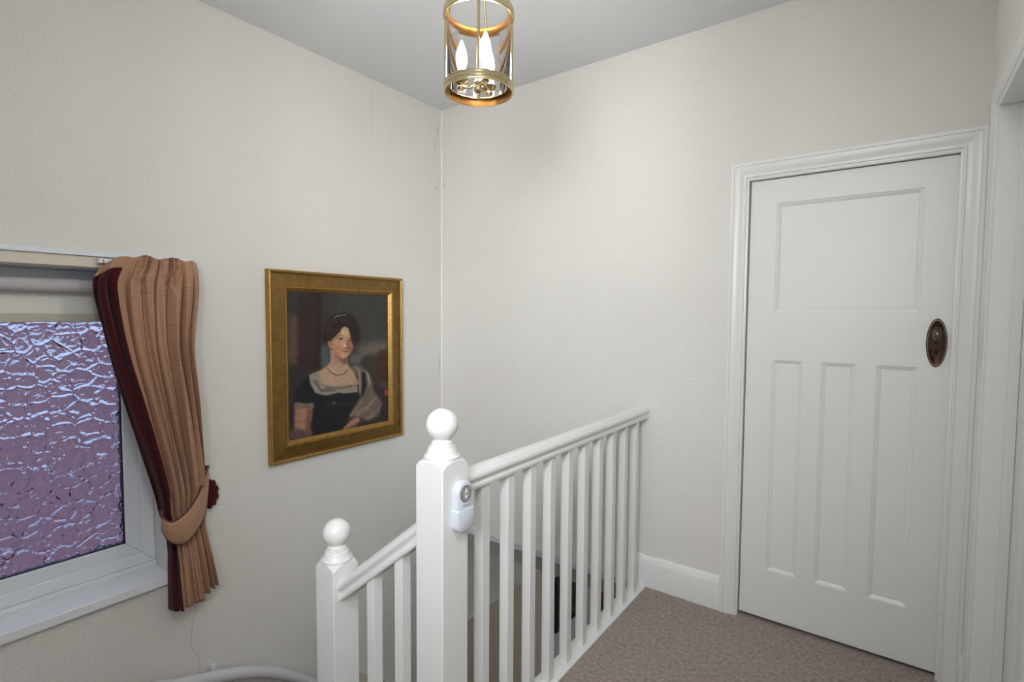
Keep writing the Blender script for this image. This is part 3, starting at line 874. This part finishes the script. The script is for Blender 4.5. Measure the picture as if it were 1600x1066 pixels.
PORTRAIT = [
    ((92, 72, 60), 8, [(0.006, 0.836), (0.1, 0.836), (0.089, 0.509), (0.0, 0.514)]),
    ((52, 36, 33), 4, [(0.099, 1.0), (0.304, 1.006), (0.288, 0.478), (0.252, 0.445), (0.088, 0.474)]),
    ((38, 32, 31), 3, [(0.243, 1.005), (0.304, 1.006), (0.288, 0.478), (0.243, 0.464)]),
    ((46, 42, 43), 8, [(-0.006, 0.514), (0.146, 0.47), (0.063, 0.338), (0.061, 0.233), (-0.011, 0.035), (-0.017, 0.209)]),
    ((112, 103, 90), 12, [(0.671, 0.608), (0.831, 0.631), (1.031, 0.646), (1.03, 0.553), (0.875, 0.521), (0.657, 0.522)]),
    ((86, 90, 90), 4, [(0.297, 0.631), (0.366, 0.629), (0.382, 0.473), (0.294, 0.469)]),
    ((96, 96, 92), 5, [(0.574, 0.554), (0.742, 0.546), (0.712, 0.47), (0.573, 0.479)]),
    ((56, 54, 44), 6, [(0.684, 0.452), (0.7, 0.519), (0.8, 0.544), (0.89, 0.5), (0.889, 0.399), (0.754, 0.399)]),
    ((70, 44, 36), 6, [(0.859, 0.481), (0.898, 0.57), (1.03, 0.573), (1.028, 0.296), (0.887, 0.299)]),
    ((50, 42, 40), 8, [(0.812, 0.305), (1.028, 0.286), (1.025, -0.045), (0.678, -0.005), (0.826, 0.144)]),
    ((92, 80, 74), 6, [(0.887, 0.309), (1.028, 0.307), (1.028, 0.276), (0.919, 0.271)]),
    ((36, 25, 22), 4, [(0.319, 0.651), (0.313, 0.729), (0.352, 0.798), (0.429, 0.848), (0.535, 0.861), (0.617, 0.83), (0.681, 0.749), (0.687, 0.665), (0.651, 0.619), (0.606, 0.621), (0.577, 0.648), (0.397, 0.643), (0.363, 0.639)]),
    ((66, 42, 33), 3, [(0.358, 0.784), (0.421, 0.827), (0.449, 0.818), (0.385, 0.753), (0.343, 0.705)]),
    ((60, 40, 32), 3, [(0.471, 0.817), (0.579, 0.807), (0.609, 0.771), (0.52, 0.787)]),
    ((176, 140, 112), 2, [(0.377, 0.599), (0.382, 0.514), (0.354, 0.481), (0.279, 0.451), (0.213, 0.427), (0.197, 0.36), (0.693, 0.316), (0.61, 0.407), (0.556, 0.463), (0.546, 0.546), (0.46, 0.571)]),
    ((122, 92, 74), 4, [(0.546, 0.546), (0.556, 0.463), (0.531, 0.474), (0.48, 0.509), (0.424, 0.557), (0.46, 0.561)]),
    ((186, 154, 126), 3, [(0.269, 0.443), (0.363, 0.483), (0.546, 0.481), (0.628, 0.418), (0.646, 0.33), (0.49, 0.32), (0.324, 0.34), (0.269, 0.389)]),
    ((205, 158, 124), 2, [(0.394, 0.653), (0.413, 0.678), (0.454, 0.705), (0.49, 0.742), (0.527, 0.76), (0.571, 0.741), (0.587, 0.688), (0.609, 0.637), (0.607, 0.601), (0.579, 0.559), (0.546, 0.536), (0.502, 0.523), (0.459, 0.543), (0.418, 0.57), (0.393, 0.611)]),
    ((214, 176, 138), 4, [(0.49, 0.732), (0.527, 0.754), (0.567, 0.736), (0.57, 0.689), (0.534, 0.679), (0.468, 0.697)]),
    ((160, 112, 88), 4, [(0.556, 0.674), (0.607, 0.647), (0.607, 0.601), (0.576, 0.559), (0.557, 0.566), (0.546, 0.607)]),
    ((196, 120, 94), 9, [(0.421, 0.61), (0.454, 0.621), (0.488, 0.61), (0.487, 0.591), (0.452, 0.585), (0.421, 0.591)]),
    ((150, 94, 76), 5, [(0.565, 0.617), (0.599, 0.621), (0.599, 0.59), (0.568, 0.581)]),
    ((182, 118, 94), 2, [(0.357, 0.655), (0.387, 0.659), (0.397, 0.633), (0.383, 0.61), (0.363, 0.622)]),
    ((190, 170, 150), 1, [(0.377, 0.621), (0.388, 0.621), (0.388, 0.603), (0.377, 0.604)]),
    ((176, 146, 126), 1, [(0.457, 0.669), (0.482, 0.679), (0.515, 0.67), (0.507, 0.66), (0.471, 0.66)]),
    ((38, 27, 24), 1, [(0.477, 0.675), (0.501, 0.675), (0.505, 0.664), (0.482, 0.662)]),
    ((92, 58, 45), 1, [(0.451, 0.671), (0.479, 0.683), (0.518, 0.671), (0.515, 0.669), (0.479, 0.678), (0.455, 0.666)]),
    ((88, 58, 42), 1, [(0.441, 0.686), (0.473, 0.701), (0.518, 0.691), (0.516, 0.687), (0.473, 0.695), (0.448, 0.682)]),
    ((40, 28, 25), 1, [(0.567, 0.659), (0.588, 0.66), (0.601, 0.653), (0.584, 0.647), (0.568, 0.649)]),
    ((84, 56, 42), 1, [(0.56, 0.674), (0.596, 0.674), (0.607, 0.668), (0.596, 0.668), (0.562, 0.668)]),
    ((140, 92, 70), 1, [(0.543, 0.659), (0.556, 0.653), (0.557, 0.607), (0.546, 0.597), (0.545, 0.608), (0.548, 0.633)]),
    ((226, 184, 148), 2, [(0.518, 0.624), (0.538, 0.629), (0.541, 0.608), (0.521, 0.607)]),
    ((92, 48, 40), 1, [(0.507, 0.608), (0.535, 0.604), (0.554, 0.599), (0.535, 0.595), (0.513, 0.602)]),
    ((128, 58, 50), 1, [(0.487, 0.585), (0.518, 0.585), (0.535, 0.581), (0.557, 0.577), (0.545, 0.572), (0.51, 0.577)]),
    ((172, 98, 84), 2, [(0.504, 0.576), (0.543, 0.571), (0.534, 0.564), (0.512, 0.568)]),
    ((168, 120, 94), 5, [(0.397, 0.613), (0.421, 0.572), (0.459, 0.545), (0.502, 0.524), (0.546, 0.536), (0.516, 0.537), (0.466, 0.561), (0.432, 0.591), (0.412, 0.622)]),
    ((178, 132, 102), 5, [(0.397, 0.653), (0.415, 0.675), (0.454, 0.7), (0.448, 0.671), (0.421, 0.643), (0.401, 0.624)]),
    ((216, 166, 132), 3, [(0.48, 0.554), (0.524, 0.553), (0.531, 0.534), (0.495, 0.532)]),
    ((40, 27, 23), 3, [(0.391, 0.674), (0.399, 0.728), (0.455, 0.758), (0.498, 0.751), (0.484, 0.722), (0.448, 0.707), (0.413, 0.675)]),
    ((36, 26, 22), 3, [(0.567, 0.746), (0.609, 0.765), (0.668, 0.723), (0.679, 0.665), (0.645, 0.625), (0.606, 0.626), (0.59, 0.688)]),
    ((84, 54, 42), 2, [(0.391, 0.744), (0.413, 0.747), (0.419, 0.733), (0.399, 0.726)]),
    ((80, 52, 40), 2, [(0.427, 0.737), (0.448, 0.747), (0.455, 0.732), (0.433, 0.726)]),
    ((72, 48, 40), 2, [(0.349, 0.729), (0.365, 0.74), (0.379, 0.728), (0.365, 0.718)]),
    ((66, 44, 36), 2, [(0.385, 0.714), (0.399, 0.723), (0.412, 0.713), (0.397, 0.704)]),
    ((74, 50, 41), 2, [(0.427, 0.72), (0.441, 0.729), (0.454, 0.719), (0.44, 0.711)]),
    ((58, 39, 32), 2, [(0.341, 0.684), (0.357, 0.695), (0.371, 0.684), (0.357, 0.674)]),
    ((64, 43, 35), 2, [(0.376, 0.684), (0.388, 0.692), (0.401, 0.683), (0.388, 0.674)]),
    ((62, 42, 34), 2, [(0.457, 0.742), (0.469, 0.751), (0.482, 0.742), (0.469, 0.733)]),
    ((60, 40, 33), 2, [(0.577, 0.726), (0.593, 0.735), (0.607, 0.724), (0.593, 0.714)]),
    ((54, 36, 30), 2, [(0.604, 0.688), (0.623, 0.7), (0.64, 0.687), (0.621, 0.675)]),
    ((50, 34, 28), 2, [(0.628, 0.651), (0.645, 0.662), (0.66, 0.651), (0.645, 0.639)]),
    ((56, 38, 31), 2, [(0.593, 0.657), (0.607, 0.666), (0.62, 0.657), (0.607, 0.648)]),
    ((58, 39, 32), 2, [(0.531, 0.808), (0.549, 0.821), (0.568, 0.807), (0.549, 0.794)]),
    ((54, 36, 30), 2, [(0.476, 0.803), (0.491, 0.813), (0.507, 0.803), (0.491, 0.791)]),
    ((60, 40, 33), 2, [(0.424, 0.793), (0.441, 0.804), (0.459, 0.793), (0.441, 0.781)]),
    ((56, 38, 31), 2, [(0.371, 0.763), (0.385, 0.773), (0.399, 0.763), (0.385, 0.753)]),
    ((48, 32, 26), 2, [(0.563, 0.772), (0.579, 0.781), (0.593, 0.771), (0.579, 0.76)]),
    ((150, 134, 112), 1, [(0.424, 0.829), (0.471, 0.841), (0.538, 0.845), (0.538, 0.84), (0.471, 0.836), (0.429, 0.823)]),
    ((104, 76, 62), 1, [(0.357, 0.47), (0.391, 0.433), (0.451, 0.41), (0.515, 0.416), (0.554, 0.448), (0.557, 0.442), (0.518, 0.409), (0.449, 0.402), (0.383, 0.428), (0.349, 0.468)]),
    ((25, 26, 30), 3, [(0.055, 0.247), (0.061, 0.338), (0.121, 0.393), (0.197, 0.432), (0.213, 0.323), (0.335, 0.274), (0.516, 0.271), (0.653, 0.271), (0.682, 0.356), (0.748, 0.399), (0.768, 0.29), (0.624, 0.148), (0.499, 0.006), (0.208, 0.001), (0.202, 0.198)]),
    ((150, 139, 124), 2, [(0.182, 0.432), (0.275, 0.454), (0.285, 0.388), (0.33, 0.344), (0.49, 0.322), (0.646, 0.331), (0.664, 0.265), (0.516, 0.268), (0.451, 0.281), (0.335, 0.271), (0.239, 0.299), (0.192, 0.37)]),
    ((104, 96, 88), 2, [(0.214, 0.394), (0.249, 0.392), (0.286, 0.325), (0.438, 0.302), (0.437, 0.293), (0.286, 0.303)]),
    ((108, 98, 88), 1, [(0.324, 0.332), (0.49, 0.316), (0.64, 0.321), (0.64, 0.311), (0.49, 0.304), (0.324, 0.322)]),
    ((150, 134, 106), 1, [(0.379, 0.207), (0.416, 0.218), (0.452, 0.198), (0.416, 0.193)]),
    ((44, 44, 46), 2, [(0.333, 0.215), (0.624, 0.192), (0.624, 0.178), (0.333, 0.197)]),
    ((172, 126, 104), 3, [(0.055, 0.222), (0.211, 0.202), (0.2, 0.137), (0.178, 0.068), (0.194, 0.012), (0.052, 0.034), (0.049, 0.113)]),
    ((122, 84, 72), 4, [(0.164, 0.195), (0.211, 0.189), (0.178, 0.068), (0.189, 0.017), (0.144, 0.046)]),
    ((128, 112, 100), 2, [(0.044, 0.231), (0.061, 0.255), (0.164, 0.235), (0.225, 0.232), (0.224, 0.196), (0.141, 0.214), (0.055, 0.213)]),
    ((98, 76, 72), 4, [(-0.005, 0.064), (0.058, 0.081), (0.208, 0.026), (0.213, -0.005), (0.0, 0.008)]),
    ((112, 98, 88), 4, [(0.567, 0.47), (0.684, 0.464), (0.762, 0.418), (0.814, 0.345), (0.826, 0.264), (0.933, 0.152), (0.886, 0.057), (0.751, 0.03), (0.665, 0.075), (0.568, 0.079), (0.513, 0.019), (0.617, 0.159), (0.689, 0.228), (0.671, 0.357), (0.628, 0.418)]),
    ((30, 31, 35), 3, [(0.701, 0.412), (0.74, 0.405), (0.754, 0.311), (0.717, 0.226), (0.695, 0.228)]),
    ((160, 146, 130), 1, [(0.74, 0.42), (0.781, 0.387), (0.798, 0.307), (0.779, 0.303), (0.762, 0.369)]),
    ((146, 130, 116), 1, [(0.628, 0.466), (0.684, 0.433), (0.696, 0.316), (0.678, 0.229), (0.668, 0.318), (0.662, 0.415)]),
    ((142, 120, 106), 2, [(0.623, 0.11), (0.753, 0.153), (0.856, 0.211), (0.872, 0.2), (0.767, 0.121), (0.651, 0.077)]),
    ((136, 114, 102), 2, [(0.737, 0.066), (0.856, 0.101), (0.901, 0.135), (0.894, 0.095), (0.825, 0.054), (0.751, 0.035)]),
    ((128, 116, 104), 1, [(0.568, 0.107), (0.653, 0.165), (0.717, 0.216), (0.726, 0.21), (0.665, 0.143), (0.582, 0.086)]),
    ((176, 130, 106), 2, [(0.496, 0.01), (0.595, 0.067), (0.665, 0.075), (0.682, 0.044), (0.621, 0.013), (0.526, 0.0)]),
    ((128, 84, 70), 2, [(0.512, 0.008), (0.595, 0.022), (0.665, 0.041), (0.679, 0.035), (0.621, 0.008), (0.532, -0.003)]),
    ((150, 80, 58), 2, [(0.956, 0.251), (1.003, 0.255), (1.003, 0.201), (0.964, 0.205)]),
]



def paint_canvas():
    NU, NV = 260, 316
    U, V = np.meshgrid((np.arange(NU) + .5) / NU, (np.arange(NV) + .5) / NV)
    img = np.zeros((NV, NU, 3))
    base = np.array([54, 49, 45.]); sky = np.array([64, 62, 60.])
    t = np.clip((U - .3) / .2, 0, 1) * np.clip((V - .45) / .2, 0, 1)
    img[:] = base + (sky - base) * t[..., None]

    def blur(m, r):
        for _ in range(2):
            for ax in (0, 1):
                acc = np.zeros_like(m); cnt = 0
                for d in range(-r, r + 1):
                    acc += np.roll(m, d, ax); cnt += 1
                m = acc / cnt
        return m

    for col, bl, pts in PORTRAIT:
        inside = np.zeros((NV, NU), bool)
        n = len(pts)
        for i in range(n):
            (xa, ya), (xb, yb) = pts[i], pts[(i + 1) % n]
            if ya == yb: continue
            cond = ((ya > V) != (yb > V)) & (U < (xb - xa) * (V - ya) / (yb - ya) + xa)
            inside ^= cond
        m = inside.astype(float)
        r = max(0, int(round(bl * 0.8 - 0.3)))
        if r: m = blur(m, r)
        img += (np.array(col, float) - img) * m[..., None]
    rng = np.random.default_rng(3)
    g = rng.normal(0, 1, (NV, NU)); g = blur(g, 2)
    img *= (1 + 0.25 * g)[..., None]
    return np.clip(img, 0, 255)


img = paint_canvas()
NV, NU = img.shape[:2]
cy0, cy1, cz0, cz1 = PY0 + 0.1035, PY1 - 0.1035, PZ0 + 0.1035, PZ1 - 0.1035
vs = []
for j in range(NV):
    for i in range(NU):
        vs.append((0.0155, cy0 + (cy1 - cy0) * i / (NU - 1), cz0 + (cz1 - cz0) * j / (NV - 1)))
fs = [(j * NU + i, j * NU + i + 1, (j + 1) * NU + i + 1, (j + 1) * NU + i) for j in range(NV - 1) for i in range(NU - 1)]
nb = len(vs)
vs += [(0.004, cy0, cz0), (0.004, cy1, cz0), (0.004, cy1, cz1), (0.004, cy0, cz1)]
fs.append((nb + 3, nb + 2, nb + 1, nb))
o0 = worigin(fr)
me = bpy.data.meshes.new('canvas')
me.from_pydata([(a - o0.x, b - o0.y, c - o0.z) for a, b, c in vs], [], fs)
lin = np.where(img / 255 <= 0.04045, img / 255 / 12.92, ((img / 255 + 0.055) / 1.055) ** 2.4)
colr = np.ones((nb + 4, 4), np.float32)
colr[:nb, :3] = lin.reshape(-1, 3) * 0.85
ca = me.color_attributes.new('paint', 'FLOAT_COLOR', 'POINT')
ca.data.foreach_set('color', colr.ravel())
mc = mat('oil_on_canvas', (60, 50, 44), 0.42, bump=(260, 0.12, 0.001), spec=0.35)
at = mc.node_tree.nodes.new('ShaderNodeAttribute')
at.attribute_name = 'paint'
mc.node_tree.links.new(at.outputs['Color'], mc.node_tree.nodes['Principled BSDF'].inputs['Base Color'])
me.materials.append(mc)
cv = bpy.data.objects.new('canvas', me)
COL.objects.link(cv)
cv.parent = fr
tag(cv, 'dark half length portrait of a seated woman with a shawl')

# ---------------------------------------------------------------- curtain
zk = [1.606, 1.55, 1.47, 1.25, 0.99, 0.69, 0.56, 0.46, 0.32, 0.155]
ylk = [-1.835, -1.868, -1.890, -1.852, -1.790, -1.716, -1.690, -1.668, -1.668, -1.667]
yrk = [-1.535, -1.527, -1.530, -1.556, -1.540, -1.520, -1.524, -1.520, -1.500, -1.478]
xk = [0.074, 0.080, 0.084, 0.086, 0.086, 0.078, 0.066, 0.062, 0.072, 0.078]
ampk = [0.012, 0.016, 0.021, 0.025, 0.026, 0.022, 0.014, 0.014, 0.021, 0.025]
K = smooth_curve(list(zip(zk, ylk, yrk, xk, ampk)), 240)
KZs = np.array([k[0] for k in K])[::-1]


def at_z(z, i):
    return float(np.interp(z, KZs, np.array([k[i] for k in K])[::-1]))


def fold(s):
    ph = math.pi * (8.6 * s + 0.34 * math.sin(5.3 * s + 0.6) + 0.20 * math.sin(13 * s))
    a = 0.8 + 0.30 * math.sin(9.1 * s + 1.0)
    v = 2 * abs(math.cos(ph)) ** 0.8 - 1
    return a * v + 0.16 * math.sin(5.1 * ph + 1.3)


def curtain_pt(s, t):
    """s 0..1 from leading edge to wall side, t 0..1 from heading to hem"""
    top = 1.607 - 0.045 * max(0, 1 - s / 0.22) ** 2 - 0.016 * max(0, (s - 0.85) / 0.15) ** 2 + 0.006 * math.sin(21 * s)
    bot = 0.150 + 0.030 * max(0, (s - 0.55) / 0.45) + (0.016 if s > 0.66 else 0)
    z = top + (bot - top) * t
    yl, yr, x, am = (at_z(z, i) for i in (1, 2, 3, 4))
    y = yl + (yr - yl) * s
    f = fold(s)
    hd = math.exp(-((1.60 - z) / 0.10) ** 2) if z < 1.60 else 1.0
    g = math.exp(-((s - 0.40) / 0.075) ** 2) + math.exp(-((s - 0.68) / 0.085) ** 2)
    flat = 1 - 0.75 * hd * (1 - min(1, g * 1.2)) * (1 if (s < 0.28 or s > 0.80) else 0.3)
    dx = am * f * flat
    dx += 0.0110 * hd * g * math.sin(2 * math.pi * (25 * s + 0.25 * math.sin(60 * (z - 1.5)) + 0.12 * math.sin(140 * z)))
    # pinch under the heading tape
    dx -= 0.010 * g * math.exp(-((z - 1.505) / 0.012) ** 2)
    # leading edge curls back toward the window
    if s < 0.19:
        q = 1 - s / 0.19
        dx += -0.042 * q ** 1.3 + 0.010 * math.sin(q * math.pi)
    if s > 0.93:
        dx -= 0.030 * ((s - 0.93) / 0.07) ** 1.5
    xx = max(0.030 if z > 0.30 or y > -1.62 else 0.032, x + dx)
    y += 0.004 * math.sin(2 * math.pi * 8.2 * s + 9 * t)
    return (xx, y, z)


def sheet(s_list, t_list, name, m, parent, thick=0.0022):
    vs = [curtain_pt(s, t) for t in t_list for s in s_list]
    n = len(s_list)
    fs = [(j * n + i, j * n + i + 1, (j + 1) * n + i + 1, (j + 1) * n + i) for j in range(len(t_list) - 1) for i in range(n - 1)]
    o = MB().add(vs, fs).build(name, m, parent, smooth=80)
    md = o.modifiers.new('cloth_thickness', 'SOLIDIFY')
    md.thickness = thick; md.offset = 0
    return o


cu = empty('curtain', (0.07, -1.6, 0.155), 'tan silk curtain with a maroon edge gathered at the window', 'curtain')
T = [1 - (1 - k / 130) ** 1.0 for k in range(131)]
T = sorted(set([round(0.12 * (k / 40), 5) for k in range(41)] + [round(0.12 + 0.88 * k / 80, 5) for k in range(81)]))
SB = 0.185
sheet([SB + (1 - SB) * k / 210 for k in range(211)], T, 'curtain_cloth', 'silk', cu)
sheet([SB * k / 26 for k in range(27)], [t for t in T if t >= 0.029], 'maroon_border', 'maroon', cu)
sheet([SB * k / 26 for k in range(27)], [t for t in T if t <= 0.031], 'heading_fold', 'silk', cu)
MB().tube([tuple(np.array(curtain_pt(SB, t)) + np.array((0.002, 0, 0))) for t in T[::2]], 0.0022, 6).build('edge_cord', 'silk', cu, smooth=80)

# track, end stop and hooks above it
ct = empty('curtain_track', (0.045, -1.7, 1.575), 'short white curtain track with a hook at the batten', 'curtain track')
MB().box(0.032, 0.042, -1.865, -1.55, 1.574, 1.590).build('track', 'plastic', ct, bevel=0.002)
MB().box(0.0205, 0.034, -1.866, -1.835, 1.572, 1.592).build('end_stop', 'plastic', ct, bevel=0.002)
for k, yy in enumerate((-1.852, -1.72, -1.64, -1.58)):
    MB().tube([(0.042, yy, 1.587), (0.047, yy, 1.584), (0.049, yy, 1.574), (0.047, yy, 1.565), (0.043, yy, 1.570)], 0.0013, 6).build('hook', 'hook', ct)

# tieback
tb = empty('tieback', (0.1, -1.6, 0.45), 'tan curtain tieback with maroon piping and a frilled maroon end', 'tieback')
up = [(0.050, -1.688, 0.590), (0.088, -1.706, 0.580), (0.112, -1.694, 0.556), (0.124, -1.672, 0.545), (0.126, -1.637, 0.560), (0.118, -1.600, 0.589), (0.104, -1.565, 0.629), (0.082, -1.538, 0.666), (0.050, -1.510, 0.700), (0.022, -1.497, 0.708)]
lo = [(0.046, -1.684, 0.520), (0.084, -1.698, 0.508), (0.108, -1.688, 0.474), (0.121, -1.668, 0.452), (0.124, -1.633, 0.441), (0.117, -1.598, 0.460), (0.103, -1.563, 0.493), (0.083, -1.534, 0.532), (0.052, -1.510, 0.600), (0.022, -1.492, 0.665)]
UP, LO = smooth_curve(up, 60), smooth_curve(lo, 60)
vs, NB = [], 9
for a, b in zip(UP, LO):
    for k in range(NB):
        q = k / (NB - 1)
        p = a + (b - a) * q
        p = p + np.array((0.010 * math.sin(math.pi * q), 0, 0))
        vs.append(tuple(p))
fs = [(i * NB + k, i * NB + k + 1, (i + 1) * NB + k + 1, (i + 1) * NB + k) for i in range(59) for k in range(NB - 1)]
ob = MB().add(vs, fs).build('band', 'silk', tb, smooth=80)
md = ob.modifiers.new('cloth_thickness', 'SOLIDIFY'); md.thickness = 0.004; md.offset = 0
MB().tube([tuple(p) for p in UP], 0.0035, 8).build('piping', 'piping', tb, smooth=80)
MB().tube([tuple(p) for p in LO], 0.0035, 8).build('piping', 'piping', tb, smooth=80)
# frilled end
rings = []
for d, k in ((0.006, 0.86), (0.012, 1.0), (0.024, 0.95), (0.030, 0.6), (0.031, 0.15)):
    ring = []
    for i in range(72):
        a = 2 * math.pi * i / 72
        rr = 0.94 + 0.18 * abs(math.sin(5 * a))
        ring.append((d, -1.487 + 0.036 * k * rr * math.cos(a) * 1.0, 0.585 + 0.062 * k * rr * math.sin(a)))
    rings.append(ring)
MB().loft(rings).build('frill', 'maroon', tb, smooth=60)
hk = empty('tieback_hook', (0.0, -1.492, 0.70), 'small dark hook on the wall holding the tieback', 'hook')
MB().box(0.001, 0.008, -1.500, -1.486, 0.690, 0.712).build('hook_plate', 'hook', hk, bevel=0.002)
MB().tube([(0.006, -1.493, 0.705), (0.022, -1.493, 0.702), (0.030, -1.493, 0.708), (0.031, -1.493, 0.718)], 0.003, 8).build('hook_arm', 'hook', hk, smooth=60)

# ---------------------------------------------------------------- hanging lantern
CX, CYL, Z0 = 1.329, -1.198, 2.108
la = empty('hanging_lantern', (CX, CYL, CEIL), 'round brass and glass hanging lantern with lit candle bulbs', 'lantern')
C0 = (CX, CYL, 0)
def band(z):
    return [(0.1085, z), (0.1135, z + 0.0005), (0.1150, z + 0.004), (0.1135, z + 0.007), (0.1125, z + 0.010), (0.1140, z + 0.014), (0.1125, z + 0.018), (0.1115, z + 0.022), (0.1130, z + 0.026), (0.1115, z + 0.029), (0.1060, z + 0.030)]
def ring_obj(z):
    pr = band(z)
    o = MB().lathe(pr, C0, 56, caps=False).build('ring', 'brass', la, smooth=50)
    ins = [(0.1085, z), (0.1075, z + 0.006), (0.1070, z + 0.022), (0.1060, z + 0.030)]
    MB().lathe(ins, C0, 56, caps=False).build('ring_lining', 'brass_dark', o, smooth=50)
    flange = [(0.1070, z + 0.022), (0.0950, z + 0.0225), (0.0950, z + 0.0245), (0.1070, z + 0.0245)]
    MB().lathe(flange, C0, 56, caps=False).build('flange', 'brass', o, smooth=30)
    return o
ring_obj(Z0)
ring_obj(2.340)
for a in (3, 93, 183, 273):
    a = math.radians(a + 36.4)
    px, py = CX + 0.1065 * math.cos(a), CYL + 0.1065 * math.sin(a)
    MB().tube([(px, py, Z0 + 0.024), (px, py, 2.345)], 0.0042, 12).build('post', 'brass', la, smooth=50)
gl = MB().lathe([(0.1030, Z0 + 0.025), (0.1030, 2.345)], C0, 56, caps=False).build('glass_cylinder', 'lantern_glass', la, smooth=80)
# stem, hub and finial
MB().tube([(CX, CYL, Z0 + 0.035), (CX, CYL, 2.60)], 0.0042, 14).build('stem', 'brass', la, smooth=50)
MB().lathe([(0.001, -0.030), (0.005, -0.029), (0.0075, -0.024), (0.005, -0.018), (0.004, -0.015), (0.010, -0.012), (0.0165, -0.004), (0.0175, 0.004), (0.0130, 0.010), (0.0150, 0.014), (0.0180, 0.020), (0.0150, 0.028), (0.007, 0.033), (0.004, 0.035)],
           (CX, CYL, Z0 + 0.012), 28).build('hub_finial', 'brass', la, smooth=40)
for k in range(3):
    a = math.radians(36.4 + 176 + 120 * k)
    ca_, sa_ = math.cos(a), math.sin(a)
    R1 = 0.056
    bx, by = CX + R1 * ca_, CYL + R1 * sa_
    MB().tube([(CX + 0.012 * ca_, CYL + 0.012 * sa_, Z0 + 0.024), (CX + 0.030 * ca_, CYL + 0.030 * sa_, Z0 + 0.018), (bx, by, Z0 + 0.020)], 0.0035, 10).build('arm', 'brass', la, smooth=50)
    cup = MB().lathe([(0.001, -0.010), (0.009, -0.009), (0.0125, -0.003), (0.0125, 0.003), (0.009, 0.008), (0.010, 0.010), (0.022, 0.014), (0.0265, 0.020), (0.0245, 0.020), (0.012, 0.015), (0.001, 0.015)],
                     (bx, by, Z0 + 0.020), 28).build('drip_cup', 'brass', la, smooth=40)
    cs = MB().lathe([(0.0125, 0.014), (0.0125, 0.055), (0.0105, 0.057)], (bx, by, Z0 + 0.020), 20).build('candle_sleeve', 'candle', cup, smooth=40)
    MB().lathe([(0.0100, 0.056), (0.0140, 0.066), (0.0172, 0.080), (0.0178, 0.092), (0.0160, 0.108), (0.0115, 0.124), (0.0060, 0.138), (0.0022, 0.147), (0.0004, 0.150)],
               (bx, by, Z0 + 0.020), 24).build('bulb', 'bulb', cup, smooth=60)
# top bows, chain and ceiling rose (above the frame of the photograph)
for k in range(4):
    a = math.radians(27 + 90 * k)
    ca_, sa_ = math.cos(a), math.sin(a)
    MB().tube([(CX + 0.104 * ca_, CYL + 0.104 * sa_, 2.368), (CX + 0.085 * ca_, CYL + 0.085 * sa_, 2.43), (CX + 0.045 * ca_, CYL + 0.045 * sa_, 2.50), (CX + 0.004 * ca_, CYL + 0.004 * sa_, 2.54)], 0.004, 10).build('bow', 'brass', la, smooth=50)
MB().lathe([(0.004, 2.53), (0.014, 2.54), (0.016, 2.555), (0.008, 2.57), (0.004, 2.575)], C0, 20).build('crown', 'brass', la, smooth=40)
for k in range(5):
    z = 2.592 + 0.020 * k
    pts = []
    for i in range(17):
        t = 2 * math.pi * i / 16
        w, h = 0.008 * math.cos(t), 0.014 * math.sin(t)
        pts.append((CX + (w if k % 2 else 0), CYL + (0 if k % 2 else w), z + h))
    MB().tube(pts, 0.0018, 8).build('chain_link', 'brass', la, smooth=60)
MB().lathe([(0.004, 2.680), (0.020, 2.690), (0.045, 2.700), (0.055, 2.715), (0.056, 2.7225)], C0, 32).build('ceiling_rose', 'brass', la, smooth=40)

# ---------------------------------------------------------------- dark picture in the hall below
hp = empty('hall_picture', (-0.01, 1.8, -1.575), 'dark oil painting hanging on the hall wall below', 'painting')
fr4 = MB()
py0, py1, pz0, pz1 = 1.50, 2.10, -1.573, -1.045
for (a0, a1, b0, b1) in ((py0, py1, pz0, pz0 + .045), (py0, py1, pz1 - .045, pz1), (py0, py0 + .045, pz0 + .045, pz1 - .045), (py1 - .045, py1, pz0 + .045, pz1 - .045)):
    MB().box(-0.012, 0.014, a0, a1, b0, b1).build('frame_rail', 'wood_frame', hp, bevel=0.004)
MB().box(-0.010, 0.004, py0 + .04, py1 - .04, pz0 + .04, pz1 - .04).build('canvas', 'dark_art', hp)
